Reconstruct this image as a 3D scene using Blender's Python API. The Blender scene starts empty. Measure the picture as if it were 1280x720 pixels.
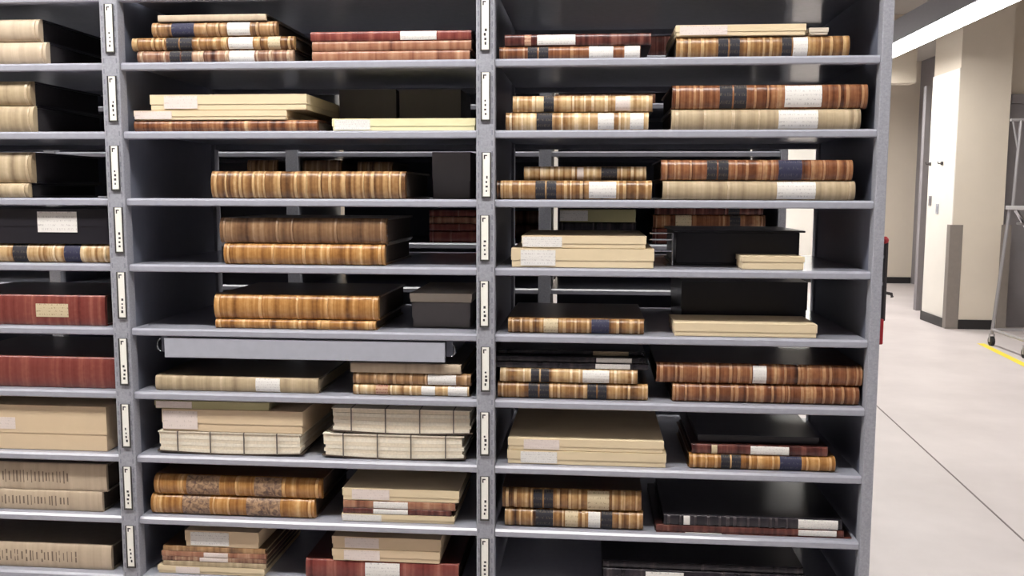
import bpy, bmesh, math, random
from mathutils import Vector, Matrix
random.seed(7)
scene = bpy.context.scene
COL = scene.collection

# ------------------------------------------------------------------ camera
F = 1130.0
YAW, PITCH, ROLL = math.radians(5.0414), math.radians(5.9291), math.radians(0.1693)
D = 2.2
CAMPOS = Vector((0, -D, 1.57))
fwd = Vector((-math.sin(YAW)*math.cos(PITCH), math.cos(YAW)*math.cos(PITCH), -math.sin(PITCH)))
rgt = Vector((math.cos(YAW), math.sin(YAW), 0)); upv = rgt.cross(fwd)
r2 = math.cos(ROLL)*rgt + math.sin(ROLL)*upv
u2 = -math.sin(ROLL)*rgt + math.cos(ROLL)*upv
cd = bpy.data.cameras.new('camera'); cam = bpy.data.objects.new('camera', cd); COL.objects.link(cam)
cd.sensor_width = 36; cd.lens = 36*F/1280; cd.clip_start = .05; cd.clip_end = 100
m = Matrix.Identity(4)
for i in range(3):
    m[i][0] = r2[i]; m[i][1] = u2[i]; m[i][2] = -fwd[i]; m[i][3] = CAMPOS[i]
cam.matrix_world = m
scene.camera = cam

# ------------------------------------------------------------------ world, exposure
w = bpy.data.worlds.new('world'); scene.world = w; w.use_nodes = True
w.node_tree.nodes['Background'].inputs[0].default_value = (.5, .52, .6, 1)
w.node_tree.nodes['Background'].inputs[1].default_value = 0.02
scene.view_settings.view_transform = 'Standard'; scene.view_settings.look = 'None'
scene.view_settings.gamma = 1; scene.view_settings.use_curve_mapping = False
scene.view_settings.exposure = 0.8
AISLE_LAMP, CORRIDOR_LAMP, FAR_FILL_LAMP, REAR_LAMP = 19.0, 13.5, 60.0, 9.0

# ------------------------------------------------------------------ pixel helpers
def ray(x, y):
    return r2*((x-640)/F) + u2*((360-y)/F) + fwd
def px(x, y, Y):                       # point on the vertical plane at depth Y
    d = ray(x, y); return CAMPOS + d*((Y-CAMPOS.y)/d.y)
def pfloor(x, y, z=0.0):               # point on the floor
    d = ray(x, y); return CAMPOS + d*((z-CAMPOS.z)/d.z)

# ------------------------------------------------------------------ materials
def s2l(c):
    return tuple(((v/255)/12.92 if v/255 <= .04045 else (((v/255)+.055)/1.055)**2.4) for v in c)
class NT:
    def __init__(s, name):
        s.m = bpy.data.materials.new(name); s.m.use_nodes = True
        s.t = s.m.node_tree; s.b = s.t.nodes['Principled BSDF']
    def n(s, t, **k):
        o = s.t.nodes.new(t)
        for a, b in k.items(): setattr(o, a, b)
        return o
    def l(s, a, b): s.t.links.new(a, b)
MATS = {}
def plain(name, rgb, rough=.6, noise=0.0, scale=30, metallic=0, bump=0):
    if name in MATS: return MATS[name]
    q = NT(name); c = s2l(rgb); b = q.b
    b.inputs['Roughness'].default_value = rough; b.inputs['Metallic'].default_value = metallic
    b.inputs['Base Color'].default_value = (*c, 1)
    if noise:
        tc = q.n('ShaderNodeTexCoord'); nz = q.n('ShaderNodeTexNoise'); nz.inputs['Scale'].default_value = scale
        nz.inputs['Detail'].default_value = 5; nz.inputs['Roughness'].default_value = .65
        q.l(tc.outputs['Object'], nz.inputs['Vector'])
        rp = q.n('ShaderNodeValToRGB'); e = rp.color_ramp.elements
        e[0].position = .3; e[1].position = .7
        e[0].color = (*[v*(1-noise) for v in c], 1); e[1].color = (*[min(1, v*(1+noise)) for v in c], 1)
        q.l(nz.outputs['Fac'], rp.inputs['Fac']); q.l(rp.outputs['Color'], b.inputs['Base Color'])
        if bump:
            bp = q.n('ShaderNodeBump'); bp.inputs['Strength'].default_value = bump; bp.inputs['Distance'].default_value = .002
            q.l(nz.outputs['Fac'], bp.inputs['Height']); q.l(bp.outputs['Normal'], b.inputs['Normal'])
    MATS[name] = q.m; return q.m
def emit(name, rgb, strength):
    q = NT(name); q.b.inputs['Base Color'].default_value = (*rgb, 1)
    q.b.inputs['Emission Color'].default_value = (*rgb, 1); q.b.inputs['Emission Strength'].default_value = strength
    return q.m
def leather(name, cols, freq=70, rough=.36, low=24):
    """tooled leather: fine lines across the spine in the colours given, dark to light"""
    q = NT(name); b = q.b
    tc = q.n('ShaderNodeTexCoord'); sp = q.n('ShaderNodeSeparateXYZ'); q.l(tc.outputs['Object'], sp.inputs[0])
    oi = q.n('ShaderNodeObjectInfo')
    mr = q.n('ShaderNodeMath', operation='MULTIPLY'); mr.inputs[1].default_value = 400; q.l(oi.outputs['Random'], mr.inputs[0])
    def line(fr, det):
        mm = q.n('ShaderNodeMath', operation='MULTIPLY_ADD'); mm.inputs[1].default_value = fr
        q.l(sp.outputs['X'], mm.inputs[0]); q.l(mr.outputs[0], mm.inputs[2])
        nz = q.n('ShaderNodeTexNoise', noise_dimensions='1D'); nz.inputs['Scale'].default_value = 1
        nz.inputs['Detail'].default_value = det; q.l(mm.outputs[0], nz.inputs['W']); return nz
    n1 = line(freq, 3); n2 = line(low, 1)
    n3 = q.n('ShaderNodeTexNoise'); n3.inputs['Scale'].default_value = 90; n3.inputs['Detail'].default_value = 4
    q.l(tc.outputs['Object'], n3.inputs['Vector'])
    a1 = q.n('ShaderNodeMath', operation='MULTIPLY_ADD'); a1.inputs[1].default_value = .45; q.l(n1.outputs['Fac'], a1.inputs[0])
    a2 = q.n('ShaderNodeMath', operation='MULTIPLY'); a2.inputs[1].default_value = .4; q.l(n2.outputs['Fac'], a2.inputs[0])
    a3 = q.n('ShaderNodeMath', operation='MULTIPLY_ADD'); a3.inputs[1].default_value = .15; q.l(n3.outputs['Fac'], a3.inputs[0])
    q.l(a2.outputs[0], a3.inputs[2]); q.l(a3.outputs[0], a1.inputs[2])
    rp = q.n('ShaderNodeValToRGB'); e = rp.color_ramp.elements
    n = len(cols)
    while len(e) < n: e.new(.5)
    for i, c in enumerate(cols):
        e[i].position = .30 + .42*i/(n-1); e[i].color = (*s2l(c), 1)
    q.l(a1.outputs[0], rp.inputs['Fac']); q.l(rp.outputs['Color'], b.inputs['Base Color'])
    b.inputs['Roughness'].default_value = rough
    bp = q.n('ShaderNodeBump'); bp.inputs['Strength'].default_value = .35; bp.inputs['Distance'].default_value = .0015
    q.l(n1.outputs['Fac'], bp.inputs['Height']); q.l(bp.outputs['Normal'], b.inputs['Normal'])
    return q.m
def print_label(name, paper, ink, rows=4.0, thr=.56):
    """paper label with faint illegible rows of print"""
    q = NT(name); b = q.b
    tc = q.n('ShaderNodeTexCoord'); sp = q.n('ShaderNodeSeparateXYZ'); q.l(tc.outputs['Generated'], sp.inputs[0])
    mz = q.n('ShaderNodeMath', operation='MULTIPLY'); mz.inputs[1].default_value = rows; q.l(sp.outputs['Z'], mz.inputs[0])
    fr = q.n('ShaderNodeMath', operation='FRACT'); q.l(mz.outputs[0], fr.inputs[0])
    g = q.n('ShaderNodeMath', operation='GREATER_THAN'); g.inputs[1].default_value = .55; q.l(fr.outputs[0], g.inputs[0])
    mp = q.n('ShaderNodeMapping'); mp.inputs['Scale'].default_value = (22, 1, rows); q.l(tc.outputs['Generated'], mp.inputs[0])
    nz = q.n('ShaderNodeTexNoise'); nz.inputs['Scale'].default_value = 1.5; nz.inputs['Detail'].default_value = 2; q.l(mp.outputs[0], nz.inputs['Vector'])
    g2 = q.n('ShaderNodeMath', operation='GREATER_THAN'); g2.inputs[1].default_value = thr; q.l(nz.outputs['Fac'], g2.inputs[0])
    mu = q.n('ShaderNodeMath', operation='MULTIPLY'); q.l(g.outputs[0], mu.inputs[0]); q.l(g2.outputs[0], mu.inputs[1])
    mx = q.n('ShaderNodeMix', data_type='RGBA'); mx.inputs[6].default_value = (*s2l(paper), 1); mx.inputs[7].default_value = (*s2l(ink), 1)
    q.l(mu.outputs[0], mx.inputs[0]); q.l(mx.outputs[2], b.inputs['Base Color']); b.inputs['Roughness'].default_value = .7
    return q.m

STEEL = plain('grey painted steel', (164, 165, 175), .2, .05, 60)
STEELP = plain('speckled grey post steel', (158, 159, 167), .5, .16, 220)
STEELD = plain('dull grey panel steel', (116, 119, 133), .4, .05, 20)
PULL = plain('light grey pull-out steel', (170, 172, 182), .5, .04, 40)
CHROME = plain('bright chrome', (190, 190, 195), .25, 0, 1, .9)
SILVER = plain('silver painted tube', (165, 163, 166), .35, 0, 1, .5)
RUBBER = plain('black rubber', (28, 27, 30), .7)
FRAMEK = plain('dark label holder', (70, 68, 66), .5)
CARD = plain('white card', (252, 250, 240), .7, .03, 80)
INK = plain('dark ink', (66, 62, 62), .8)
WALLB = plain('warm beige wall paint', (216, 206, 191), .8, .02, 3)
WALLW = plain('bright white wall', (240, 236, 228), .8, .02, 3)
CEIL = plain('ceiling grey', (175, 170, 165), .9, .03, 3)
DUCT = plain('dark duct metal', (70, 68, 72), .6)
GUARD = plain('brown-grey corner guard', (132, 124, 118), .5, .05, 20)
BASEK = plain('black rubber skirting', (32, 30, 32), .5)
GREYD = plain('grey door paint', (132, 128, 132), .55, .04, 10)
YELLOW = plain('yellow floor tape', (236, 214, 60), .6, .05, 40)
REDP = plain('red plastic', (176, 40, 48), .4)
LENS = emit('lamp lens corridor', (1, .97, .92), CORRIDOR_LAMP)
LENSA = emit('lamp lens aisle', (1, .975, .95), AISLE_LAMP)
LENSS = emit('lamp lens far wall fill', (1, .98, .95), FAR_FILL_LAMP)

def floor_mat():
    q = NT('pale sealed concrete'); b = q.b
    tc = q.n('ShaderNodeTexCoord')
    nz = q.n('ShaderNodeTexNoise'); nz.inputs['Scale'].default_value = 1.3; nz.inputs['Detail'].default_value = 7; nz.inputs['Roughness'].default_value = .6
    q.l(tc.outputs['Object'], nz.inputs['Vector'])
    rp = q.n('ShaderNodeValToRGB'); e = rp.color_ramp.elements
    e[0].position = .3; e[0].color = (*s2l((195, 187, 187)), 1); e[1].position = .7; e[1].color = (*s2l((213, 205, 205)), 1)
    q.l(nz.outputs['Fac'], rp.inputs['Fac']); q.l(rp.outputs['Color'], b.inputs['Base Color'])
    b.inputs['Roughness'].default_value = .42
    return q.m
FLOOR = floor_mat()

PAL = {
 'gold': [(58, 36, 24), (112, 78, 48), (150, 110, 70), (188, 150, 102), (228, 202, 160)],
 'amber': [(96, 60, 30), (144, 98, 52), (174, 124, 70), (200, 154, 98), (228, 192, 138)],
 'brown': [(58, 32, 22), (104, 62, 40), (134, 86, 58), (166, 118, 82), (210, 174, 130)],
 'dull': [(80, 56, 40), (112, 82, 58), (130, 98, 70), (150, 118, 88), (178, 148, 116)],
 'pale': [(96, 64, 40), (158, 118, 76), (198, 164, 118), (222, 196, 154), (240, 226, 198)],
 'mottled': [(72, 52, 42), (126, 94, 66), (160, 122, 84), (182, 144, 104), (206, 176, 138)],
 'rosy': [(66, 40, 34), (112, 76, 60), (148, 110, 88), (184, 152, 124), (218, 196, 168)],
 'red':    [(92, 38, 34), (118, 56, 50), (128, 66, 58), (146, 84, 72), (164, 104, 90)],
 'redbr': [(112, 70, 54), (144, 96, 74), (162, 114, 88), (178, 132, 104), (200, 158, 128)],
 'darkred':[(46, 22, 22), (74, 38, 34), (94, 52, 46), (118, 72, 62), (146, 104, 90)],
 'vellum': [(142, 122, 96), (166, 146, 116), (180, 160, 128), (192, 172, 140), (212, 194, 164)],
 'tancloth': [(178, 158, 134), (188, 168, 144), (194, 175, 150), (200, 181, 156), (208, 190, 166)],
 'black':  [(24, 22, 26), (34, 31, 36), (42, 38, 44), (56, 50, 54), (82, 72, 70)],
}
LEATH = {k: leather('tooled leather '+k, v, 75 if k not in ('vellum', 'tancloth', 'red', 'redbr', 'black') else 60,
                    .27 if k not in ('vellum', 'tancloth') else .6) for k, v in PAL.items()}
BAND = {k: plain('raised band '+k, tuple(int(.75*a+.25*b) for a, b in zip(v[3], v[4])), .3, .12, 120) for k, v in PAL.items()}
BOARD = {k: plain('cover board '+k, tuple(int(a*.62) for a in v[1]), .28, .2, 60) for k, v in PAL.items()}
PAGE = plain('aged page edges darkened for shade', (74, 62, 52), .85, .2, 90)  # shade of the shelf interior is put into this page colour
PAGEK = plain('black page edges', (44, 40, 42), .8, .15, 90)  # near-black page edges of the tan and vellum volumes
PAGEL = plain('cream page edges', (206, 190, 160), .85, .12, 120)
TITLEK = print_label('black title label', (36, 34, 42), (92, 82, 70), 3, .56)
TITLEN = print_label('navy title label', (44, 44, 70), (84, 82, 92), 3, .58)
LABELW = print_label('white paper label', (230, 226, 220), (200, 194, 190), 5, .56)
LABELP = print_label('pinkish paper label', (226, 212, 204), (206, 192, 184), 4, .58)
LABELT = print_label('tan paper label', (206, 188, 154), (150, 128, 100), 4, .58)
LABELG = print_label('gilt red leather label', (198, 160, 132), (150, 88, 70), 3, .5)
def marbled():
    q = NT('marbled dark panel'); tc = q.n('ShaderNodeTexCoord'); nz = q.n('ShaderNodeTexNoise')
    nz.inputs['Scale'].default_value = 70; nz.inputs['Detail'].default_value = 4; nz.inputs['Distortion'].default_value = 1.5
    q.l(tc.outputs['Object'], nz.inputs['Vector']); rp = q.n('ShaderNodeValToRGB'); e = rp.color_ramp.elements
    e[0].position = .36; e[0].color = (*s2l((96, 74, 66)), 1); e[1].position = .66; e[1].color = (*s2l((180, 146, 112)), 1)
    q.l(nz.outputs['Fac'], rp.inputs['Fac']); q.l(rp.outputs['Color'], q.b.inputs['Base Color']); q.b.inputs['Roughness'].default_value = .5
    return q.m
MARK = {'m': ('marbled_panel', marbled(), 'dark marbled panel'),
        'k': ('title_label', TITLEK, 'black leather title label'), 'n': ('title_label', TITLEN, 'navy leather title label'),
        'w': ('paper_label', LABELW, 'white paper label'), 'p': ('paper_label', LABELP, 'pale pinkish paper label'),
        't': ('paper_label', LABELT, 'tan paper label'), 'g': ('title_label', LABELG, 'faded pinkish leather label')}
CREAM = {'cream': plain('cream box board', (226, 206, 170), .75, .03, 14),
         'tan':   plain('tan box board', (218, 194, 160), .75, .03, 14),
         'lemon': plain('pale yellow box board', (232, 224, 178), .75, .03, 14),
         'grey':  plain('greyish cream board', (212, 200, 182), .75, .04, 14),
         'olive': plain('pale olive board', (178, 170, 128), .75, .05, 14)}
CHAR = plain('charcoal box board', (122, 116, 114), .7, .06, 12)
INKBOX = plain('black box cloth', (36, 34, 40), .3, .08, 60)
PAPER = plain('bundled paper edges', (228, 214, 190), .85, .1, 160)
PAPER2 = plain('bundled paper edges paler', (236, 226, 206), .85, .1, 160)
WRAP = plain('dark bundle board', (72, 58, 48), .7, .1, 40)
LETI = plain('faded brown lettering', (122, 106, 92), .8)
TIE = plain('dark cloth tie', (104, 94, 86), .8)
BROWNB = plain('thin brown cover', (122, 68, 48), .55, .2, 60)

# ------------------------------------------------------------------ mesh helpers
def link(name, me, mat, parent=None, smooth=0):
    if mat is not None: me.materials.append(mat)
    if smooth:
        for p in me.polygons: p.use_smooth = True
        me.set_sharp_from_angle(angle=math.radians(smooth))
    o = bpy.data.objects.new(name, me); COL.objects.link(o)
    if parent: o.parent = parent
    return o
def boxes(lst):
    """mesh of axis boxes (x0,x1,y0,y1,z0,z1)"""
    V = []; Fc = []
    for (a, b, c, d, e, f) in lst:
        n = len(V)
        V += [(a, c, e), (b, c, e), (b, d, e), (a, d, e), (a, c, f), (b, c, f), (b, d, f), (a, d, f)]
        Fc += [tuple(n+i for i in q) for q in ((3, 2, 1, 0), (4, 5, 6, 7), (0, 1, 5, 4), (1, 2, 6, 5), (2, 3, 7, 6), (3, 0, 4, 7))]
    me = bpy.data.meshes.new('mesh'); me.from_pydata(V, [], Fc); me.update(); return me
def bbox(x0, x1, y0, y1, z0, z1, bev=0, seg=2):
    me = boxes([(x0, x1, y0, y1, z0, z1)])
    if bev:
        bm = bmesh.new(); bm.from_mesh(me)
        bmesh.ops.bevel(bm, geom=bm.edges[:], offset=bev, segments=seg, affect='EDGES', profile=.5)
        bm.to_mesh(me); bm.free()
    return me
def prism(prof, x0, x1):
    """closed (y,z) outline swept along x"""
    n = len(prof)
    V = [(x0, y, z) for y, z in prof]+[(x1, y, z) for y, z in prof]
    Fc = [(i, (i+1) % n, n+(i+1) % n, n+i) for i in range(n)]
    Fc += [tuple(reversed(range(n))), tuple(range(n, 2*n))]
    me = bpy.data.meshes.new('mesh'); me.from_pydata(V, [], Fc)
    bm = bmesh.new(); bm.from_mesh(me); bmesh.ops.recalc_face_normals(bm, faces=bm.faces[:]); bm.to_mesh(me); bm.free()
    return me
def tube(pts, r, n=8, caps=True):
    V = []; Fc = []
    pts = [Vector(p) for p in pts]
    for i, p in enumerate(pts):
        t = (pts[min(i+1, len(pts)-1)]-pts[max(i-1, 0)]).normalized()
        a = t.orthogonal().normalized() if abs(t.z) < .9 else Vector((1, 0, 0)) - t*t.x
        a.normalize(); b = t.cross(a)
        for k in range(n):
            an = 2*math.pi*k/n; V.append(tuple(p+r*(math.cos(an)*a+math.sin(an)*b)))
    for i in range(len(pts)-1):
        for k in range(n):
            Fc.append((i*n+k, i*n+(k+1) % n, (i+1)*n+(k+1) % n, (i+1)*n+k))
    Fc += [tuple(reversed(range(n))), tuple(range((len(pts)-1)*n, len(pts)*n))]
    me = bpy.data.meshes.new('mesh'); me.from_pydata(V, [], Fc)
    bm = bmesh.new(); bm.from_mesh(me); bmesh.ops.recalc_face_normals(bm, faces=bm.faces[:]); bm.to_mesh(me); bm.free()
    return me
def empty(name, loc, label, cat, group=None):
    o = bpy.data.objects.new(name, None); COL.objects.link(o); o.location = loc; o.empty_display_size = .05
    o['label'] = label; o['category'] = cat
    if group: o['group'] = group
    return o
def struct(name, me, mat, parent=None, label=None):
    o = link(name, me, mat, parent)
    if not parent: o['kind'] = 'structure'
    if label: o['label'] = label
    return o

# ------------------------------------------------------------------ the room
CZ = 3.9
corner = pfloor(1184, 411)             # near corner of the beige wall block
farb = pfloor(1125, 354)               # far wall base
guard2 = pfloor(1250, 411)
WY = corner.y; WX = corner.x; FY = farb.y
_d = ray(1153, 393); inner = CAMPOS+_d*((WX-CAMPOS.x)/_d.x)      # end of its lit white side
XL, XR, YB = -4.2, 7.5, -3.6
struct('floor', bbox(XL, XR, YB, FY+.2, -.12, 0), FLOOR, None, 'pale pinkish sealed concrete floor')
struct('ceiling', bbox(XL, XR, YB, FY+.2, CZ, CZ+.12), CEIL, None, 'grey ceiling above the shelving')
struct('wall_left', bbox(XL-.12, XL, YB, FY+.2, 0, CZ), WALLB)
struct('wall_back', bbox(XL, XR, YB-.12, YB, 0, CZ), plain('dark grey for low bounce', (100, 99, 102), .8))  # unseen; stands for the opposite range, darkened to cut bounced light
struct('wall_right', bbox(XR, XR+.12, YB, FY+.2, 0, CZ), WALLB)
xs = px(1141, 300, FY).x
xw = px(1068, 300, FY).x
struct('wall_far', bbox(XL, xw, FY, FY+.2, 0, CZ), WALLW, None, 'white far wall at the end of the corridor')
struct('wall_far_beige', bbox(xw, xs, FY, FY+.2, 0, CZ), WALLB, None, 'beige stretch of the far wall')
struct('wall_far_side', bbox(xs, XR, FY-.6, FY+.2, 0, CZ), GREYD, None, 'grey wall return beside the far wall')
struct('baseboard_far', bbox(XL, xs-.01, FY-.02, FY-.0005, 0, .11), BASEK)
# beige block with side whitened to look lit, corner guards, skirting
BX1 = px(1250, 350, WY).x
struct('wall_block', bbox(WX, BX1, WY, inner.y, 0, CZ-.001), WALLB, None, 'beige wall block with corner guards')
ztop = px(1175, 88, WY+.2).z
struct('wall_block_side', bbox(WX-.012, WX-.0005, WY+.0, inner.y, .001, ztop), WALLW, None, 'side of the beige wall block, whitened to look brightly lit')  # white slab carries the strong light on this side as colour
struct('trim_guard', bbox(WX-.03, WX+.115, WY-.012, WY+.09, .005, px(1184, 281, WY).z, .003), GUARD, None, 'brown-grey corner guard on the wall block')
struct('trim_guard_second', bbox(BX1-.02, BX1+.09, WY-.012, WY+.09, .005, px(1255, 281, WY).z, .003), GUARD, None, 'brown-grey corner guard beside the grey door')
struct('baseboard_block', bbox(WX+.118, BX1-.03, WY-.014, WY-.0005, .001, .112), BASEK)
struct('baseboard_side', bbox(WX-.028, WX-.0125, WY+.1, inner.y, .001, .112), BASEK)
dp = bpy.data.objects
d1 = struct('door_1', bbox(BX1+.1, BX1+1.3, WY+.25, WY+.3, .002, px(1270, 130, WY+.25).z), GREYD, None, 'grey steel door in the recess')
link('door_frame', boxes([(BX1+.005, BX1+.095, WY+.2, WY+.32, .002, 2.75), (BX1+.1, BX1+1.3, WY+.2, WY+.32, px(1270, 130, WY+.25).z+.002, 2.75)]), GREYD, d1)
link('door_handle', tube([(BX1+1.2, WY+.24, 1.0), (BX1+1.2, WY+.19, 1.0), (BX1+1.08, WY+.19, 1.0)], .011), SILVER, d1)
struct('wall_recess', bbox(BX1+.005, XR, WY+.32, WY+.44, 0, CZ-.001), WALLB, None, 'beige wall above and beside the grey door')
d = ray(1150, 360); gx = WX+.02
struct('trim_jamb', bbox(px(1149, 300, inner.y+.9).x, px(1175, 300, inner.y+.9).x, inner.y+.9, inner.y+1.0, 0, ztop), GREYD, None, 'grey door jamb behind the white wall side')
# beam over the side opening and dim ceiling duct
struct('trim_beam', bbox(3.0, WX-.0135, inner.y+.6, inner.y+.85, ztop+.002, CZ-.001), WALLB, None, 'beige beam across the side opening')
dx = px(1117, 25, 6.0)
# floor seam + tape
def floor_strip(name, pts, wd, h, mat, label, cat=None):
    V = []; Fc = []
    a, b = pts; t = (b-a).normalized(); nrm = Vector((-t.y, t.x, 0))*wd/2
    me = bpy.data.meshes.new('mesh')
    c = [a-nrm, b-nrm, b+nrm, a+nrm]
    me.from_pydata([(p.x, p.y, .0004) for p in c]+[(p.x, p.y, h) for p in c], [], [(3, 2, 1, 0), (4, 5, 6, 7), (0, 1, 5, 4), (1, 2, 6, 5), (2, 3, 7, 6), (3, 0, 4, 7)])
    o = link(name, me, mat); o['label'] = label
    if cat: o['category'] = cat
    else: o['kind'] = 'structure'
    return o
a = pfloor(1102, 513); b = pfloor(1280, 676); t = (b-a)
floor_strip('trim_floor_joint', (a-t*.6, b+t*.8), .009, .0016, plain('dark joint sealant', (128, 118, 118), .8), 'thin dark control joint across the concrete floor')
a = pfloor(1226, 429.5); b = pfloor(1280, 456); t = (b-a)
floor_strip('floor_tape', (a, b+t*1.5), .075, .0018, YELLOW, 'yellow tape line on the floor by the rolling ladder', 'tape')
# far lights --------------------------------------------------------------
def lamp(name, x0, x1, y0, y1, z, lens, label, hh=.22, grp=None):
    e = empty(name, ((x0+x1)/2, (y0+y1)/2, z), label, 'ceiling light', grp)
    ox, oy = (x0+x1)/2, (y0+y1)/2
    hx, hy = (x1-x0)/2, (y1-y0)/2
    link('housing', bbox(-hx, hx, -hy, hy, .012, hh, .004), PULL, e)
    link('lens', bbox(-hx+.01, hx-.01, -hy+.01, hy-.01, 0, .0115, .003), lens, e)
    n = 3
    for i in range(n):
        k = (i+.5)/n*2-1
        x, y = (hx*k*.9, 0) if hx > hy else (0, hy*k*.9)
        link('hanger_rod', tube([(x, y, hh), (x, y, CZ-z)], .006, 6), SILVER, e)
    return e
ZL = 3.2
LX0 = (ZL-1.57)/.505; LX1 = (ZL-1.57)/.457
LY0 = 1.2; LY1 = FY-1.2
lamp('strip_light', LX0, LX1, LY0, LY1, ZL, LENS, 'long white fluorescent strip light hanging over the corridor', .25)
lamp('strip_light', -3.4, .75, -1.1, -.8, ZL, LENSA, 'fluorescent strip light hanging over the shelving aisle')
lamp('strip_light', .9, 2.3, FY-2.6, FY-2.3, ZL+.3, LENSS, 'added hidden fluorescent strip brightening the white far wall')  # out of sight, added to brighten the far wall behind the gap
lamp('strip_light', -3.4, .6, .70, .98, ZL, emit('lamp lens rear aisle', (1, .97, .93), REAR_LAMP), 'dim fluorescent strip hanging between the two ranges')
lamp('strip_light', LX0, LX1, YB+.6, .9, ZL, LENS, 'fluorescent strip light over the near end of the corridor', .25)
e = empty('ceiling_duct', (2.35, 6, 3.55), 'dark square duct under the ceiling along the corridor', 'duct')
link('duct_run', bbox(-.35, .35, -5.5, FY-6.3, 0, .34, .004), DUCT, e)
for k in range(7): link('duct_strap', bbox(-.36, .36, -5+k*2.1, -4.96+k*2.1, -.008, .3495), DUCT, e)
# hooks / plates on the white side of the block
for (x, y, lab) in ((1163, 205, 'small dark coat hook on white wall side, deeper one'), (1178, 204, 'small dark coat hook on white wall side, by the corner')):
    d = ray(x, y); p = CAMPOS+d*((WX-.012-CAMPOS.x)/d.x)
    h = empty('coat_hook', (p.x, p.y, p.z), lab, 'hook')
    link('plate', bbox(-.012, 0, -.03, .03, -.02, .02, .002), INK, h)
    link('peg', tube([(-.01, 0, 0), (-.05, 0, -.005), (-.055, 0, .02)], .008, 6), INK, h)
for (x, y, lab) in ((1163, 251, 'narrow grey wall switch on the white wall side'), (1172, 261, 'pale grey wall socket below the narrow switch')):
    d = ray(x, y); p = CAMPOS+d*((WX-.012-CAMPOS.x)/d.x)
    h = empty('wall_switch', (p.x, p.y, p.z), lab, 'switch')
    mt = GREYD if y < 255 else PULL
    link('plate', bbox(-.01, 0, -.04, .04, -.06, .06, .003), mt, h)
    link('rocker', bbox(-.016, -.0105, -.015, .015, -.03, .03, .002), mt, h)

# ------------------------------------------------------------------ front shelving
UD = .58                                                     # shelf depth
PA = (-.5545*D, -.5335*D); PC = (-.128*D, -.1075*D); PR = (.2998*D, .3112*D)
PZ = (PA[0]-.427*D, PA[1]-.427*D)                            # next post beyond the frame
BAYX = {'L': (PZ[1], PA[0]), 'M': (PA[1], PC[0]), 'R': (PC[1], PR[0])}
SH = {1: .1467, 2: .0698, 3: -.0060, 4: -.0820, 5: -.1568, 6: -.2323, 7: -.3088, 8: -.3840, 9: -.4570}
SZ = {k: 1.57+D*h for k, h in SH.items()}
for k in (0, -1): SZ[k] = SZ[k+1]+.167
for k in (10, 11, 12): SZ[k] = SZ[k-1]-.167
TH = .019
ZTOP = 2.42
unit = empty('steel_shelving', (0, 0, 0), 'grey steel shelving range with white labels on its uprights', 'shelving')
def shelf_profile(z, y0, y1):
    r = .005
    return [(y0+r, z), (y0, z-r), (y0, z-TH+r*.5), (y0+r*.5, z-TH), (y0+.02, z-TH), (y0+.02, z-.004),
            (y1-.02, z-.004), (y1-.02, z-TH), (y1, z-TH), (y1, z)]
for bay, (x0, x1) in BAYX.items():
    for k in range(-1, 13):
        s = link('shelf', prism(shelf_profile(SZ[k], 0, UD), x0+.0006, x1-.0006), STEEL, unit)
    link('canopy_top', bbox(x0, x1, 0, UD, ZTOP-.02, ZTOP-.0005), STEEL, unit)
for i, (x0, x1) in enumerate((PZ, PA, PC, PR)):
    end = i == 3
    p = link('upright_post', bbox(x0, x1, -.007, .028, 0, ZTOP, .0025), STEELP, unit)
    xm = (x0+x1)/2
    # small keyhole slots pressed up the post face
    if not end:
        V = []
        z = .08
        while z < ZTOP-.05:
            for sx in (-.0165, .0165): V.append((xm+sx-.0014, xm+sx+.0014, -.0073, -.0065, z, z+.012))
            z += .0255
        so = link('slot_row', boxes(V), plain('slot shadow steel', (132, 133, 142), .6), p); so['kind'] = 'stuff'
    link('rear_post', bbox(x0, x1, UD-.03, UD+.004, 0, ZTOP, .002), STEELP, unit)
    hw = .0065 if end else .014
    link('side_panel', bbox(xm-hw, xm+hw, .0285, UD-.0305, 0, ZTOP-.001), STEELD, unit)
# label holders on the uprights
LAB = {PA: [(137, 5, 65), (141, 95, 151), (144, 182, 237), (149, 259, 315), (152.5, 340, 397), (155, 423, 480), (157.5, 505, 558), (160, 583, 635.5), (163.5, 657, 708)],
       PC: [(606.5, -2, 62.5), (607, 90, 150), (608, 190.5, 246), (606, 269, 325), (605.5, 351, 407.5), (607, 433.5, 488), (606, 515, 568), (606, 595.5, 649), (606, 673, 724)]}
for pc, L in LAB.items():
    for (x, ya, yb) in L:
        a = px(x, ya, -.008); b = px(x, yb, -.008)
        hx, hz = .0095, (a.z-b.z)/2
        h = link('label_holder', boxes([(-hx, hx, -.0015, 0, -hz, hz), (-hx-.002, -hx, -.004, 0, -hz, hz), (hx, hx+.002, -.004, 0, -hz, hz), (-hx-.002, hx+.002, -.004, 0, -hz-.003, -hz)]), FRAMEK, unit)
        h.location = ((a.x+b.x)/2, -.0076, (a.z+b.z)/2)
        c = link('label_card', bbox(-hx+.0008, hx-.0008, -.0022, -.0016, -hz+.001, hz-.001), CARD, h)
        B = [(-.006, -.003, -.0026, -.0022, hz-.016, hz-.006), (-.003, .002, -.0026, -.0022, hz-.009, hz-.006)]
        z = -hz+.012
        for q in range(4):
            wq = random.uniform(.0015, .003); xo = random.uniform(-.001, .002)
            B.append((xo-wq, xo+wq, -.0026, -.0022, z, z+random.uniform(.004, .007))); z += .0105
        pr = link('card_print', boxes(B), INK, h); pr['kind'] = 'stuff'
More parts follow.
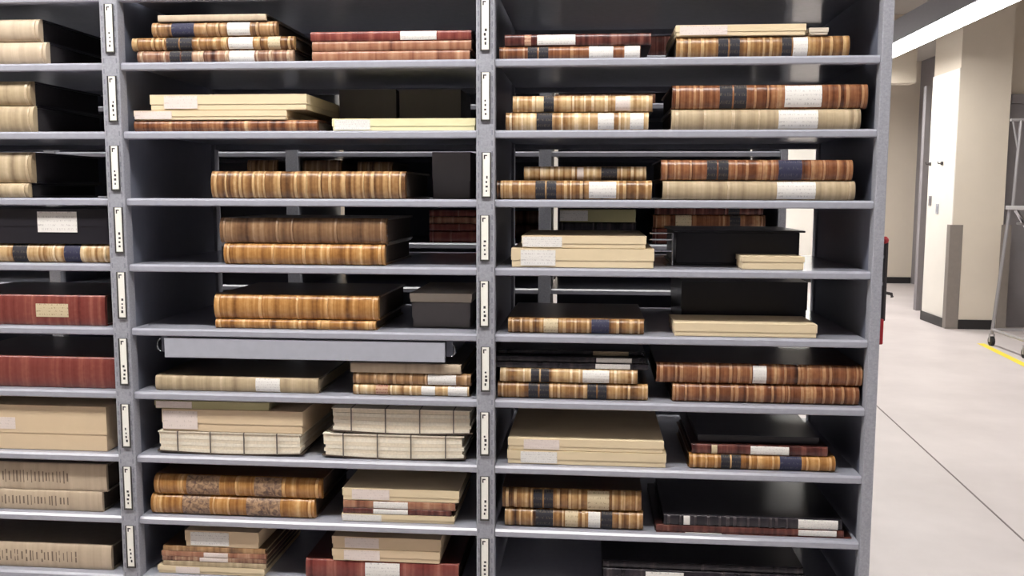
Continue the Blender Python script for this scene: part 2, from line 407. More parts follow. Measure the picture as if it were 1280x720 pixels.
# pull-out tray under the fifth shelf
a = px(205, 425, .004); b = px(556, 452.5, .004)
zt = SZ[5]-TH-.001
pt = empty('pull_out_shelf', ((a.x+b.x)/2, .004, b.z-.002), 'light grey pull-out steel shelf hung under a shelf', 'pull-out shelf')
hx = (b.x-a.x)/2; hh = zt-(b.z-.002)
link('front_panel', bbox(-hx, hx, 0, .012, 0, hh-.004, .0015), PULL, pt)
link('tray', bbox(-hx+.006, hx-.006, .0125, .40, .004, .02), STEEL, pt)
for s in (-1, 1):
    x = s*(hx+.016)
    r = link('runner', bbox(min(x-s*.0155, x+s*.001), max(x-s*.0155, x+s*.001), .02, .42, .012, hh), STEELD, pt)
    link('runner_end', tube([(x, .012, .014), (x+s*.006, .012, .02), (x+s*.008, .012, hh*.5), (x+s*.006, .012, hh-.014), (x, .012, hh-.008)], .0022, 6), CHROME, pt)

# ------------------------------------------------------------------ rear shelving
RY = 1.09; RD = .62
SHF = .088
RPOST = [(PZ[0]-.94+SHF, PZ[1]-.94+SHF)]+[(a+SHF, b+SHF) for a, b in (PZ, PA, PC)]+[PR]
RBAY = [(RPOST[i][1], RPOST[i+1][0]) for i in range(4)]
runit = empty('steel_shelving', (0, 0, 0), 'second grey steel range standing in the dark behind the labelled one', 'shelving')
for x0, x1 in RBAY:
    for k in range(-1, 13):
        link('shelf', prism(shelf_profile(SZ[k], RY, RY+RD), x0+.0006, x1-.0006), STEEL, runit)
    link('canopy_top', bbox(x0, x1, RY, RY+RD, ZTOP-.02, ZTOP-.0005), STEEL, runit)
    link('light_stop_back', bbox(x0, x1, RY+RD+.001, RY+RD+.006, 0, ZTOP), STEELD, runit)  # solid back added to keep corridor light out from between the shelves
for i, (x0, x1) in enumerate(RPOST):
    xm = (x0+x1)/2
    link('upright_post', bbox(x0, x1, RY-.007, RY+.028, 0, ZTOP, .0025), STEELP, runit)
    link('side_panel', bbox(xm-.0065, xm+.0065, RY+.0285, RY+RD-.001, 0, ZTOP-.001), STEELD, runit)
# hanging rod with red ends on the outside of the end panel
p = px(1108, 296, .06); q = px(1102, 430, .06)
rk = empty('hanging_rod', (p.x, .06, q.z), 'dark hanging rod with red knob and red tag on the end panel', 'rod')
hz = p.z-q.z
link('rod', bbox(-.004, .004, -.008, .008, hz*.22, hz-.012, .002), plain('dark rod', (58, 52, 54), .5), rk)
bm = bmesh.new(); bmesh.ops.create_uvsphere(bm, u_segments=14, v_segments=10, radius=.009); me = bpy.data.meshes.new('mesh'); bm.to_mesh(me); bm.free()
o = link('knob', me, REDP, rk, 60); o.location = (-.004, -.004, hz-.008)
link('tag', bbox(-.022, .0, -.012, .012, 0, hz*.24, .003), REDP, rk)
link('lever', tube([(.004, 0, hz*.48), (.018, 0, hz*.47), (.02, 0, hz*.44)], .004, 6), INK, rk)
xin = PR[1]-p.x
link('bracket', boxes([(xin+.0005, .0, -.004, .004, hz*.55, hz*.58), (xin+.0005, .0, -.004, .004, hz*.8, hz*.83)]), STEEL, rk)

# ------------------------------------------------------------------ books and boxes
def spine_prof(T, b, off=0.0, lim=90, n=12, back=None):
    pts = []
    for i in range(n+1):
        an = math.radians(-lim+2*lim*i/n)
        pts.append((b-(b+off)*math.cos(an), T/2+(T/2)*math.sin(an)))
    return pts
def leather_book(x0, x1, yf, z0, z1, label, pal='gold', marks=(), bands=10, depth=.33, pages='d', group=None, bulge=None, cat='book', name='leather_book', lettering=None, boards=None):
    L = x1-x0; T = z1-z0; h = L/2
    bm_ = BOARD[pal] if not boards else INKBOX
    e = empty(name, ((x0+x1)/2, yf, z0), label, cat, group)
    e.rotation_euler = (0, 0, 0)
    b = bulge if bulge is not None else min(.36*T, .015)
    tb = min(.0045, T*.14)
    sp = spine_prof(T, b); prof = [(b+.006, 0.0)]+sp+[(b+.006, T)]
    link('spine', prism(prof, -h+.002, h-.002), LEATH[pal], e, 35)
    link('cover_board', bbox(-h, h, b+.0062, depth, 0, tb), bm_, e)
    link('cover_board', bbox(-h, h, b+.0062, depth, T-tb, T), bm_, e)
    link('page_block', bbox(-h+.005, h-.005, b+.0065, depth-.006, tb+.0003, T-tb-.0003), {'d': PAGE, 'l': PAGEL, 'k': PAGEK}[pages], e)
    busy = []
    mm = []
    for mk_ in marks:
        if mk_[2] == 'k' and (mk_[1]-mk_[0])*L > .045:
            c_ = (mk_[0]+mk_[1])/2; g_ = .002/L
            mm += [(mk_[0], c_-g_)+tuple(mk_[2:]), (c_+g_, mk_[1])+tuple(mk_[2:])]
        else: mm.append(mk_)
    for (xa, xb, kd, *zz) in mm:
        ta = -h+(xa)*L; tb2 = -h+(xb)*L
        busy.append((ta, tb2))
        lim = zz[0] if zz else (62 if kd in 'wp' else 86 if kd == 'm' else 74)
        o = [(y-.0009, z) for y, z in spine_prof(T, b, .0, lim, 8)]
        i_ = [(y+.0012, z) for y, z in reversed(spine_prof(T, b, .0, lim, 8))]
        nm, mt, lb = MARK[kd]
        ob = link(nm, prism(o+i_, ta, tb2), mt, e, 35); ob['label'] = lb
    if bands:
        for i in range(bands):
            x = -h+L*(i+.5)/bands+random.uniform(-.32, .32)*L/bands
            if i == 0: x = -h+.014
            if i == bands-1: x = h-.014
            if any(a-.004 < x < c+.004 for a, c in busy): continue
            wd = random.uniform(.0018, .0038)
            o = [(y, z) for y, z in spine_prof(T, b, .003, 88, 8)]
            i_ = [(y+.004, z) for y, z in reversed(spine_prof(T, b, .0, 80, 8))]
            link('raised_band', prism(o+i_, x-wd, x+wd), BAND[pal], e, 35)
    if lettering:
        B = []
        for (fa, fh, fw, zc) in lettering:
            x = -h+fa*L
            B.append((x, x+fw, -.0006+b-b*math.cos(math.asin(min(.95, abs(zc-.5)*2+fh))), .004+b*.4, T*(zc-fh/2), T*(zc+fh/2)))
        o = link('lettering', boxes(B), LETI, e); o['label'] = 'rows of dark upright lettering'; o['kind'] = 'stuff'
    return e
def carton(x0, x1, yf, z0, z1, label, col='cream', marks=(), depth=.36, group=None, lid=.62, name='archive_box', cat='box', seam=True):
    L = x1-x0; T = z1-z0; h = L/2
    e = empty(name, ((x0+x1)/2, yf, z0), label, cat, group)
    mt = CREAM.get(col) or {'char': CHAR, 'ink': INKBOX}[col]
    zs = T*(1-lid)
    link('tray', bbox(-h+.0015, h-.0015, .0015, depth-.0015, 0, T-.002, .0015), mt, e)
    lo = link('lid', boxes([(-h, h, 0, .0013, zs, T), (-h, h, depth-.0013, depth, zs, T), (-h, -h+.0013, .0013, depth-.0013, zs, T), (h-.0013, h, .0013, depth-.0013, zs, T),
                            (-h+.0013, h-.0013, .0013, depth-.0013, T-.0018, T)]), mt, e)
    for (xa, xb, kd, *zz) in marks:
        nm, ml, lb = MARK[kd]
        ob = link('paper_label' if kd in 'wpt' else nm, bbox(-h+xa*L, -h+xb*L, -.0007, -.0001, max(T*(zz[0] if zz else .1), .001), T*(zz[1] if zz else .92)), ml, e); ob['label'] = lb
    return e
def bundle(x0, x1, yf, z0, z1, label, ties, pap=None, depth=.33, group=None):
    """paper gatherings between sagging boards, tied round with cloth tapes"""
    L = x1-x0; T = z1-z0; h = L/2
    e = empty('tied_bundle', ((x0+x1)/2, yf, z0), label, 'bundle', group)
    def sag(x): return .006*(abs(x/h)**1.6)               # ends curl up
    n = 14; g = 6
    def slab(za, zb, xa, xb, ya, yb):
        V = []; Fc = []
        for i in range(n+1):
            x = xa+(xb-xa)*i/n
            fa = sag(x)*(1-za/T); fb = sag(x)*(1-zb/T)
            V += [(x, ya, za+fa), (x, yb, za+fa), (x, yb, zb+fb), (x, ya, zb+fb)]
        for i in range(n):
            for k in range(4):
                Fc.append((i*4+k, i*4+(k+1) % 4, i*4+4+(k+1) % 4, i*4+4+k))
        Fc += [(3, 2, 1, 0), (n*4, n*4+1, n*4+2, n*4+3)]
        me = bpy.data.meshes.new('mesh'); me.from_pydata(V, [], Fc)
        bm = bmesh.new(); bm.from_mesh(me); bmesh.ops.recalc_face_normals(bm, faces=bm.faces[:]); bm.to_mesh(me); bm.free()
        return me
    tb = .003
    link('cover_board', slab(0, tb, -h-.003, h+.003, .002, depth), WRAP, e)
    hgt = (T-2*tb)/g
    for i in range(g):
        jx = random.uniform(-.003, .003); jy = random.uniform(0, .0015)
        link('paper_gathering', slab(tb+i*hgt+.0002, tb+(i+1)*hgt-.0001, -h+.004+jx, h-.004+jx, .004+jy, depth-.01+jy), PAPER if i % 2 else PAPER2, e)
    link('cover_board', slab(T-tb, T-.0002, -h, h, .002, depth), PAPER2, e)
    for t in ties:
        x = -h+t*L; wd = .0014; s = sag(x)
        link('tie', boxes([(x-wd, x+wd, -.0005, .0016, s+.0005, T-.0002), (x-wd, x+wd, .0016, depth*.9, T-.0002, T)]), TIE, e)
    return e
def stack(bay, k, items, sb=.022, base=None):
    """items bottom to top: (kind, px x0, px x1, px y of top edge, label, options)"""
    z = (SZ[k] if base is None else base)+.0008
    for it in items:
        kind, xa, xb, yt, label = it[:5]; o = dict(it[5]) if len(it) > 5 else {}
        y = o.pop('sb', sb)
        X0 = px(xa, yt, y).x; X1 = px(xb, yt, y).x; z1 = px((max(xa, -20)+xb)/2, yt, y).z
        # marks given in pixels -> fractions
        mk = tuple(((m_[0]-xa)/(xb-xa), (m_[1]-xa)/(xb-xa))+tuple(m_[2:]) for m_ in o.pop('marks', ()))
        T = z1-z
        if kind == 'B': leather_book(X0, X1, y, z, z1, label, marks=mk, **o)
        elif kind == 'C': carton(X0, X1, y, z, z1, label, marks=mk, **o)
        elif kind == 'T': bundle(X0, X1, y, z, z1, label, [(t-xa)/(xb-xa) for t in o.pop('ties')], **o)
        z = z1+.0008
def lett(n, f0, f1):
    out = []
    for i in range(n):
        out.append((f0+(f1-f0)*(i+random.uniform(.1, .5))/n, random.uniform(.3, .5), random.choice((.002, .003, .004)), .5))
    return out
B, C, T_ = 'B', 'C', 'T'

# ---- bay beyond the first labelled upright -----------------------------------
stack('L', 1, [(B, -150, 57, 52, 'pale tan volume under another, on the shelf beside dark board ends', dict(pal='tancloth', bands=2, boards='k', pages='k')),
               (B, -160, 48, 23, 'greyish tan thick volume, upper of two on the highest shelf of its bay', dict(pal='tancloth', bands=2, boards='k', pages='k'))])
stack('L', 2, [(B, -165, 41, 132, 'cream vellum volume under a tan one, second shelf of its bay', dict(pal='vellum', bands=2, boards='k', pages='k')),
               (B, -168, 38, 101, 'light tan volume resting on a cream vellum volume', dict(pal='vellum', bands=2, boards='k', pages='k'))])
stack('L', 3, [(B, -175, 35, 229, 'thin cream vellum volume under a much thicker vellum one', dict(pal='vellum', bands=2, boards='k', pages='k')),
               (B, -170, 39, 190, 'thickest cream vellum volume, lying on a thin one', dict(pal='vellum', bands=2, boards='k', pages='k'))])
stack('L', 4, [(B, -80, 137, 305, 'gold-striped leather volume with navy labels under a black box', dict(pal='pale', bands=7, marks=[(16, 34, 'k'), (80, 100, 'n')])),
               (C, -80, 134, 261, 'black cloth box with an upright white label on a striped volume', dict(col='ink', lid=.5, marks=[(47, 96, 'w', .33, .92)]))])
stack('L', 5, [(B, -80, 131, 369, 'dark red ribbed volume with a small tan label', dict(pal='red', bands=0, marks=[(45, 85, 't', 26)], bulge=.006))])
stack('L', 6, [(B, -70, 143, 446, 'dark red ribbed volume without any label', dict(pal='red', bands=0, bulge=.008))])
stack('L', 7, [(C, -80, 132, 507, 'tall tan archive box beside the speckled upright', dict(col='tan', marks=[(-30, 19, 'p', .46, .72)]))])
stack('L', 8, [(B, -80, 128, 613, 'tan cloth volume with dark upright lettering, lower of a pair', dict(pal='tancloth', bands=0, bulge=.004, lettering=lett(24, .28, .8))),
               (B, -76, 133, 579, 'tan cloth volume with dark upright lettering, upper of a pair', dict(pal='tancloth', bands=0, bulge=.004, lettering=lett(24, .26, .78)))])
stack('L', 9, [(B, -72, 139, 680, 'single tan cloth volume with dark upright lettering on a low shelf', dict(pal='tancloth', bands=0, bulge=.006, lettering=lett(24, .26, .8)))])

# ---- bay between the two labelled uprights -----------------------------------
stack('M', 1, [(B, 170, 367, 62.5, 'dull brown volume with white label, bottom of four stacked volumes', dict(pal='rosy', marks=[(212, 240, 'k'), (287, 318, 'w')])),
               (B, 163, 368, 45.5, 'gold-striped volume with white label, widest of four stacked volumes', dict(pal='gold', marks=[(208, 240, 'k'), (286, 316, 'w'), (335, 350, 't')], bands=13)),
               (B, 188, 346, 26.5, 'tan and navy banded volume under a thin grey-edged one', dict(pal='mottled', marks=[(214, 242, 'n'), (284, 312, 'w')])),
               (B, 196, 333, 18, 'thin pale-edged volume topping a stack of four', dict(pal='tancloth', bands=0, bulge=.002, depth=.3))])
stack('M', 1, [(B, 389, 588, 63.5, 'light russet volume, lowest of three russet ones', dict(pal='redbr', bands=0, bulge=.004)),
               (B, 389, 590, 51, 'russet volume between two other russet ones', dict(pal='redbr', bands=0, bulge=.004)),
               (B, 387, 590, 38.5, 'reddish-brown volume with white label on two russet ones', dict(pal='red', bands=0, bulge=.004, marks=[(501, 546, 'w')]))])
stack('M', 2, [(B, 166, 397, 150, 'brown marbled volume under two cream boxes', dict(pal='brown', bands=0)),
               (C, 167, 358, 138, 'shallow cream box with pinkish label on brown marbled volume', dict(marks=[(168, 215, 'p')], depth=.34)),
               (C, 187, 383, 118, 'deep cream box with pinkish label topping a brown volume', dict(marks=[(205, 247, 'p')]))])
stack('M', 2, [(C, 415, 594, 148, 'pale yellow flat box with white label in front of dark grey boxes', dict(col='lemon', marks=[(418, 463, 'w')], depth=.27))])
stack('M', 2, [(C, 424, 495, 112, 'dark grey document box behind the pale yellow box, away from the post', dict(col='char', depth=.2, name='document_box'))], sb=.29)
stack('M', 2, [(C, 499, 576, 112, 'dark grey document box behind the pale yellow box, next to the post', dict(col='char', depth=.2, name='document_box'))], sb=.29)
stack('M', 3, [(B, 262, 507, 214, 'very thick gold and brown striped leather volume lying alone', dict(pal='gold', bands=15))])
stack('M', 3, [(C, 540, 588, 190, 'tall dark grey box standing alone near the thick striped volume', dict(col='char', depth=.3, name='document_box'))], sb=.14)
stack('M', 4, [(B, 278, 481, 305, 'bright amber leather volume beneath a duller brown one', dict(pal='amber', bands=5)),
               (B, 273, 483, 272.5, 'dull brown leather volume lying on a bright amber one', dict(pal='dull', bands=5))])
stack('M', 5, [(B, 268, 470, 400.5, 'thin amber leather volume beneath a thick glossy one', dict(pal='amber', bands=5)),
               (B, 266, 473, 369.5, 'thick glossy amber leather volume on a thin one', dict(pal='amber', bands=5))])
stack('M', 5, [(C, 515, 588, 378.5, 'dark grey box with a pale folder on top', dict(col='char', depth=.3, name='document_box')),
               (C, 512, 590, 367, 'thin pale grey folder lying on a dark grey box', dict(col='grey', depth=.3, name='folder', cat='folder'))], sb=.09)
stack('M', 6, [(B, 193, 398, 471.5, 'flat cream vellum volume with white label under the pull-out shelf', dict(pal='vellum', bands=0, bulge=.007, marks=[(320, 350, 'w')], pages='l'))])
stack('M', 6, [(B, 440, 587, 482, 'tan and russet volume with two white labels, lowest of three', dict(pal='pale', marks=[(470, 485, 'g'), (527, 544, 'w'), (560, 584, 'w')], bands=7)),
               (B, 440, 589, 467.5, 'gilt tan volume with white strip, middle of three', dict(pal='mottled', marks=[(535, 570, 'w')], bands=9)),
               (B, 437, 577, 455, 'greyish cream thin volume topping two gilt tan ones', dict(pal='tancloth', bands=0, bulge=.004, pages='l'))])
stack('M', 7, [(T_, 197, 376, 541, 'bundle of paper gatherings tied with tapes under cream folders', dict(ties=(222, 263, 305, 346), depth=.34)),
               (C, 202, 378, 513, 'tan box with whitish label between tied bundle and thin folder', dict(col='tan', marks=[(203, 247, 'p')])),
               (C, 193, 336, 502, 'thin olive folder with pale label on top of a tan box', dict(col='olive', marks=[(195, 240, 'p')], name='folder', cat='folder'))])
stack('M', 7, [(T_, 403, 580, 544, 'cream tied paper bundle, lower of two beside the post', dict(ties=(429, 472, 514, 557))),
               (T_, 414, 589, 512, 'greyish tied paper bundle, upper of two beside the post', dict(ties=(439, 482, 525, 567)))])
stack('M', 8, [(B, 187, 393, 622, 'mottled brown leather volume, lower of a mottled pair', dict(pal='amber', bands=7, marks=[(228, 262, 'm'), (308, 350, 'm')])),
               (B, 191, 402, 597.5, 'mottled brown leather volume, upper of a mottled pair', dict(pal='amber', bands=7, marks=[(233, 274, 'm'), (318, 352, 'm')]))])
stack('M', 8, [(C, 427, 568, 644, 'cream flat box with white label beneath two brown volumes', dict(marks=[(428, 477, 'w')], depth=.3)),
               (B, 428, 565, 637, 'thin brown volume with white label, lower of two between cream boxes', dict(pal='darkred', bands=0, bulge=.002, marks=[(467, 510, 'w')], depth=.3, pages='l')),
               (B, 428, 570, 627.5, 'thin russet volume with white label, upper of two between cream boxes', dict(pal='redbr', bands=0, bulge=.002, marks=[(467, 510, 'w')], depth=.3, pages='l')),
               (C, 428, 574, 612, 'cream box with pinkish label on top of two brown volumes', dict(marks=[(440, 487, 'p')], depth=.3))])
stack('M', 9, [(C, 197, 330, 709, 'cream box with pinkish label under five thin brown covers', dict(marks=[(220, 250, 'p')], depth=.3)),
               (B, 203, 333, 703, 'thin cream volume directly on a cream box', dict(pal='vellum', bands=0, bulge=.001, depth=.3, pages='l')),
               (B, 202, 333, 697.5, 'thin pinkish-brown volume, second of a slim brown pile', dict(pal='rosy', bands=0, bulge=.001, depth=.3, pages='l', marks=[(250, 285, 'p')])),
               (B, 201, 333, 691, 'thin russet volume with pale label in a slim brown pile', dict(pal='redbr', bands=0, bulge=.001, depth=.3, pages='l', marks=[(255, 285, 'p')])),
               (B, 203, 332, 684.5, 'thin brown volume directly under a small cream box', dict(pal='mottled', bands=0, bulge=.001, depth=.3, pages='l')),
               (C, 231, 323, 664.5, 'small cream box with white label on a slim brown pile', dict(col='tan', marks=[(238, 286, 'w')], depth=.26))])
stack('M', 9, [(B, 381, 574, 703, 'reddish-brown volume with white label under two cream boxes', dict(pal='red', bands=0, bulge=.006, marks=[(457, 500, 'w')])),
               (C, 415, 550, 688, 'cream box with pinkish label, lower of two on a red volume', dict(col='tan', marks=[(430, 475, 'p')], depth=.28)),
               (C, 415, 551, 672.5, 'cream box with pinkish label, upper of two on a red volume', dict(col='tan', marks=[(431, 474, 'p')], depth=.28))])

# ---- bay between the post and the end panel ----------------------------------
stack('R', 1, [(B, 623, 802, 57, 'gilt brown volume with two white labels below a dark red one', dict(pal='brown', marks=[(660, 686, 'k'), (737, 767, 'w'), (781, 800, 'w')], bands=7)),
               (B, 630, 815, 42, 'slim dark red volume with a bright white label', dict(pal='darkred', bands=0, bulge=.006, marks=[(656, 664, 'g'), (672, 720, 'w')]))])
stack('R', 1, [(B, 845, 1064, 44.5, 'gilt brown volume with black labels under a cream box', dict(pal='gold', marks=[(899, 926, 'k'), (979, 991, 'k'), (993, 1011, 'w')], bands=15)),
               (C, 845, 1008, 30.5, 'slim cream box on a gilt brown volume by the end panel', dict(marks=[(850, 910, 'p')], depth=.3))])
stack('R', 1, [(C, 1012, 1036, 34.5, 'small white folder end beside the slim cream box', dict(col='grey', depth=.2, name='folder', cat='folder'))], base=px(950, 44.5, .022).z)
stack('R', 2, [(B, 631, 812, 140, 'bright gilt volume with white labels, lower of a gilt pair', dict(pal='pale', marks=[(671, 691, 'k'), (748, 768, 'w'), (788, 805, 'w')], bands=11)),
               (B, 640, 817, 119, 'bright gilt volume with a pinkish label, upper of a gilt pair', dict(pal='pale', marks=[(680, 693, 'k'), (770, 788, 'p')], bands=11))])
stack('R', 2, [(B, 839, 1078, 136, 'pale tan vellum volume beneath a brown gilt one, both with white labels', dict(pal='vellum', marks=[(975, 1024, 'w')], bands=7)),
               (B, 840, 1087, 105, 'brown gilt volume with wide white label on a vellum one', dict(pal='brown', marks=[(901, 935, 'k'), (983, 1029, 'w')], bands=15))])
stack('R', 3, [(B, 620, 816, 225.5, 'gilt brown volume with bright white label next to the post', dict(pal='gold', marks=[(670, 696, 'k'), (737, 771, 'w')], bands=15)),
               (B, 654, 809, 208, 'slim gilt volume with black label on a larger one', dict(pal='pale', marks=[(722, 730, 'p'), (752, 772, 'k')], bands=11, sb=.05))])
stack('R', 3, [(B, 828, 1071, 226, 'cream vellum volume with white label under a navy-labelled brown one', dict(pal='vellum', marks=[(973, 1021, 'w')], bands=4)),
               (B, 826, 1068, 199.5, 'brown gilt volume with two navy labels on cream vellum', dict(pal='brown', marks=[(885, 912, 'k'), (975, 1004, 'n')], bands=16))])
stack('R', 4, [(C, 639, 818, 311, 'wide cream box with white label, lower of two next to the post', dict(marks=[(651, 695, 'w')])),
               (C, 652, 808, 295, 'narrower cream box with white label, upper of two', dict(marks=[(653, 703, 'w')]))])
# large black clamshell box with overhanging lid, cream folder in front of it
z = SZ[4]+.0008; yb = .14
a = px(845, 330, yb); b = px(999, 330, yb); zt = px(920, 288, yb).z
bb = empty('clamshell_box', ((a.x+b.x)/2, yb, z), 'large black clamshell box with an overhanging lid', 'box')
hx = (b.x-a.x)/2
link('tray', bbox(-hx, hx, .004, .30, .004, zt-z-.005, .002), INKBOX, bb)
link('base_board', bbox(-hx-.006, hx+.006, 0, .306, 0, .0038), INKBOX, bb)
link('lid', bbox(-hx-.008, hx+.012, -.004, .31, zt-z-.0048, zt-z, .001), INKBOX, bb)
stack('R', 4, [(C, 928, 1006, 321, 'small cream folder in front of the large black box', dict(depth=.1, name='folder', cat='folder', lid=.4))], sb=.02)
# wire bookend beside it
a = px(806, 315, .1); b = px(841, 292, .1)
we = empty('wire_bookend', (b.x, .1, SZ[4]+.0008), 'bent silver wire bookend beside the large black box', 'bookend')
H = b.z-SZ[4]; W_ = b.x-a.x-.012
link('wire_frame', tube([(0, 0, .003), (0, 0, H), (-.02, 0.0, H), (-W_, 0.0, H)], .0022, 6), CHROME, we)
link('wire_bar', tube([(0, 0, H-.016), (-W_, 0, H-.016)], .0022, 6), CHROME, we)
link('wire_bar', tube([(0, 0, H-.045), (-W_*.8, 0, H-.045)], .0022, 6), CHROME, we)
link('foot_plate', bbox(-W_*.3, .004, -.002, .09, 0, .0012), CHROME, we)
stack('R', 5, [(B, 634, 806, 399, 'slim gilt brown volume with navy label lying alone', dict(pal='gold', marks=[(680, 698, 't'), (740, 762, 'n')], bands=13))])
stack('R', 5, [(C, 843, 1022, 405, 'flat cream box without label in front of a black box', dict(depth=.16, col='cream'))], sb=.016)
stack('R', 5, [(C, 852, 1010, 352, 'big black cloth box standing behind a flat cream box', dict(col='ink', depth=.32, name='document_box'))], sb=.2)
stack('R', 6, [(B, 621, 811, 480, 'gilt volume with two black labels, bottom of a stack of five', dict(pal='gold', marks=[(661, 687, 'k'), (735, 759, 'k')], bands=13)),
               (B, 624, 798, 462, 'slim gilt volume with white label under three dark volumes', dict(pal='pale', marks=[(664, 687, 'k'), (729, 762, 'w')], bands=9)),
               (B, 620, 811, 454, 'slim black volume with white label, lowest of three dark ones', dict(pal='black', bands=0, bulge=.002, marks=[(745, 788, 'w')], sb=.03)),
               (B, 620, 808, 446.5, 'slim black volume with white label between two other dark ones', dict(pal='black', bands=0, bulge=.002, marks=[(746, 790, 'w')], sb=.035)),
               (B, 622, 806, 438.5, 'slim black volume with greyish label, top of three dark ones', dict(pal='black', bands=0, bulge=.002, marks=[(742, 786, 't')], sb=.06))])
stack('R', 6, [(B, 840, 1076, 482, 'broad brown gilt volume, lower of a pair by the end panel', dict(pal='brown', bands=18)),
               (B, 820, 1080, 456.5, 'broad brown gilt volume with small pale label, upper of a pair', dict(pal='brown', bands=18, marks=[(943, 960, 'w')]))])
stack('R', 7, [(C, 634, 833, 565, 'wide cream box with white label, lower of two deep ones', dict(marks=[(651, 697, 'w')])),
               (C, 635, 830, 550, 'wide cream box with pinkish label, upper of two deep ones', dict(marks=[(655, 700, 'p')]))])
stack('R', 7, [(B, 861, 1046, 570.5, 'amber gilt volume with two navy labels under a black one', dict(pal='amber', marks=[(902, 927, 'k'), (976, 1003, 'n')], bands=13)),
               (B, 864, 1036, 557.5, 'slim black volume with white label on an amber gilt one', dict(pal='darkred', bands=0, bulge=.004, marks=[(890, 897, 't'), (939, 987, 'w')], sb=.028)),
               (C, 872, 1024, 545, 'glossy black box topping an amber gilt volume', dict(col='ink', depth=.28, sb=.05))])
stack('R', 8, [(B, 630, 805, 639, 'gilt volume with black label and two pale labels, lower of a pair', dict(pal='gold', marks=[(670, 692, 'k'), (707, 723, 't'), (736, 751, 'w'), (752, 766, 'k')], bands=13)),
               (B, 627, 803, 614, 'gilt brown volume with a black label only, upper of a pair', dict(pal='gold', marks=[(667, 692, 'k'), (735, 762, 't')], bands=13))])
stack('R', 8, [(B, 819, 1066, 668.5, 'wide slim maroon volume with white label, lowest of three', dict(pal='darkred', bands=0, bulge=.002, marks=[(857, 903, 'w')], pages='l')),
               (B, 819, 1056, 660, 'wide slim maroon volume, middle of three', dict(pal='darkred', bands=0, bulge=.002, marks=[(999, 1046, 'w')], pages='l')),
               (B, 829, 1054, 647, 'black ribbed volume with white label on two maroon ones', dict(pal='black', bands=18, bulge=.004, marks=[(855, 863, 'w'), (999, 1048, 'w')]))])
stack('R', 9, [(B, 753, 1008, 716, 'black volume with white label on the lowest shelf in view', dict(pal='black', bands=4, bulge=.004, marks=[(808, 856, 'w')])),
               (B, 753, 1005, 706, 'black speckled thin volume topping another black one', dict(pal='black', bands=3, bulge=.003, sb=.03))])

# ---- books on the second range, seen through the gaps --------------------------
RB = RY+.03
for (xa, xb, t1, t2, l1, l2) in ((308, 348, 224, 200, 'tan striped volume on the rear range, shortest pair, lower', 'tan striped volume on the rear range, shortest pair, upper'),
                                 (377, 428, 224, 200, 'tan volume on the rear range between two striped ones, lower', 'tan volume on the rear range between two striped ones, upper'),
                                 (446, 492, 224, 202, 'brown volume on the rear range behind the thick striped one, lower', 'brown volume on the rear range behind the thick striped one, upper')):
    stack('M', 3, [(B, xa, xb, t1, l1, dict(pal='mottled', bands=4, depth=.3)), (B, xa, xb-2, t2, l2, dict(pal='mottled', bands=4, depth=.3))], sb=RB)
stack('M', 4, [(B, 536, 604, 289, 'dark red volume on the rear range, bottom of a red stack', dict(pal='red', bands=3, depth=.3)),
               (B, 536, 604, 280, 'dark red volume on the rear range, second in a red stack', dict(pal='red', bands=3, depth=.3)),
               (B, 536, 604, 271, 'dark red volume on the rear range, third in a red stack', dict(pal='redbr', bands=3, depth=.3)),
               (B, 536, 604, 262.5, 'dark red volume on the rear range, top of a red stack', dict(pal='red', bands=3, depth=.3))], sb=RB)
stack('R', 4, [(B, 698, 796, 278, 'black volume on the rear range under an olive box', dict(pal='black', bands=3, depth=.3)),
               (C, 700, 795, 262, 'olive box with grey label on the rear range', dict(col='olive', marks=[(700, 735, 'w')], depth=.3))], sb=RB)
stack('R', 4, [(B, 815, 960, 286, 'dark volume on the rear range beneath two brown ones', dict(pal='darkred', bands=4, depth=.3)),
               (B, 816, 958, 269, 'tan-brown volume with pale label on the rear range', dict(pal='brown', bands=4, depth=.3, marks=[(845, 865, 't'), (913, 926, 'k')])),
               (B, 818, 955, 258, 'dark brown volume on the rear range, topmost of three', dict(pal='darkred', bands=4, depth=.3, marks=[(911, 925, 'k')]))], sb=RB)
stack('R', 4, [(B, 637, 676, 281, 'red-brown volume on the rear range behind cream boxes, lower', dict(pal='red', bands=2, depth=.14)),
               (B, 637, 676, 264, 'red-brown volume on the rear range behind cream boxes, upper', dict(pal='redbr', bands=2, depth=.14))], sb=RY+.4)
stack('R', 1, [(B, 694, 820, 117, 'red-brown thin volume on the rear range behind a gilt pair', dict(pal='redbr', bands=4, depth=.3))], sb=RB)
stack('R', 0, [(B, 800, 905, 44, 'maroon volume on the rear range behind the gilt brown one', dict(pal='darkred', bands=4, depth=.3))], sb=RB)
stack('R', 1, [(C, 855, 955, 96, 'maroon-black box on the rear range behind the vellum volume', dict(col='ink', depth=.3, name='document_box'))], sb=RB)

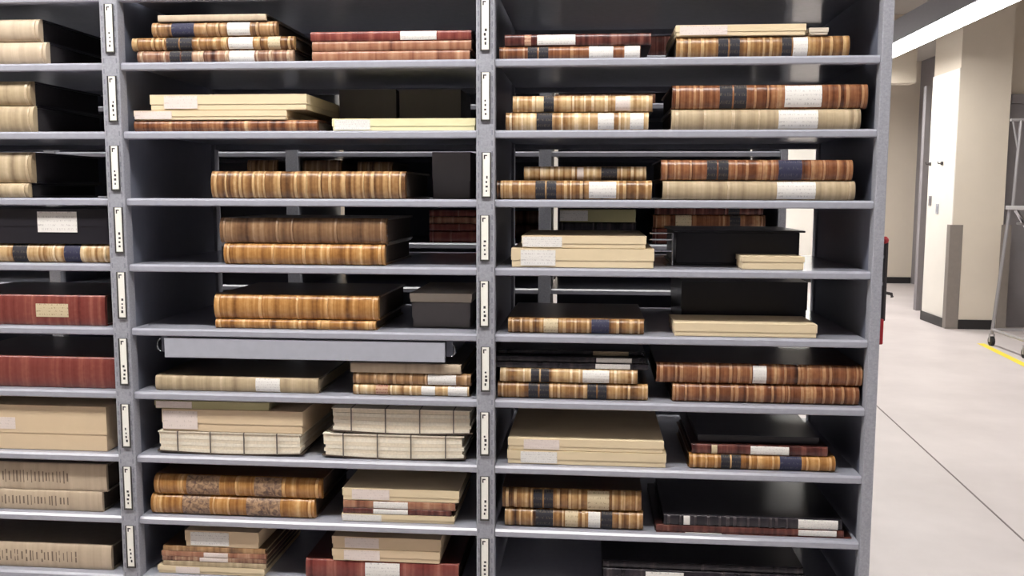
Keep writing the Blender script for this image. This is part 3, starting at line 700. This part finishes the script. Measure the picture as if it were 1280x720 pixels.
# ------------------------------------------------------------------ rolling ladder at the corridor side
w1 = pfloor(1239, 432)
ld = empty('rolling_ladder', (w1.x, w1.y, 0), 'silver tubular rolling ladder on casters by the yellow tape', 'ladder')
lw, lp = 1.0, -.75                        # width (x) and depth (y)
def caster(x, y):
    c = link('caster', tube([(x-.018, y, .05), (x+.018, y, .05)], .05, 14), RUBBER, ld, 40)
    link('fork', boxes([(x-.026, x-.02, y-.015, y+.015, .04, .12), (x+.02, x+.026, y-.015, y+.015, .04, .12), (x-.026, x+.026, y-.015, y+.015, .12, .128)]), SILVER, c)
for x in (0, lw):
    for y in (0, lp): caster(x, y)
top = px(1262, 262, w1.y)
tz = top.z; tx = top.x-w1.x
for y in (0, lp):
    link('leg', tube([(0, y, .128), (tx, y, tz)], .018, 8), SILVER, ld, 40)
    link('leg', tube([(lw, y, .128), (lw-tx, y, tz)], .018, 8), SILVER, ld, 40)
    link('base_rail', tube([(0, y, .17), (lw, y, .17)], .016, 8), SILVER, ld, 40)
for x in (0, lw): link('base_rail', tube([(x, 0, .17), (x, lp, .17)], .016, 8), SILVER, ld, 40)
link('platform', bbox(tx-.03, lw-tx+.03, lp-.03, .03, tz, tz+.04, .004), SILVER, ld)
pz = px(1268, 150, w1.y).z
for y in (0, lp):
    link('guard_post', tube([(tx+.03, y, tz+.04), (tx+.06, y, pz)], .016, 8), SILVER, ld, 40)
    link('guard_post', tube([(lw-tx-.03, y, tz+.04), (lw-tx-.06, y, pz)], .016, 8), SILVER, ld, 40)
    link('hand_rail', tube([(tx-.04, y, pz), (lw-tx+.04, y, pz)], .016, 8), SILVER, ld, 40)
    link('rail_brace', tube([(tx-.02, y, pz), (tx+.05, y, pz-.32)], .010, 8), SILVER, ld, 40)
    link('stair_stringer', tube([(tx+.06, y, tz), (lw-.06, y, .22)], .022, 8), CHROME, ld, 40)
for i in range(5):
    k = (i+.6)/5
    link('step', bbox(tx+.06+(lw-.12-tx)*k-.09, tx+.06+(lw-.12-tx)*k+.09, lp+.02, -.02, tz+(.22-tz)*k-.012, tz+(.22-tz)*k+.012, .003), GREYD, ld)
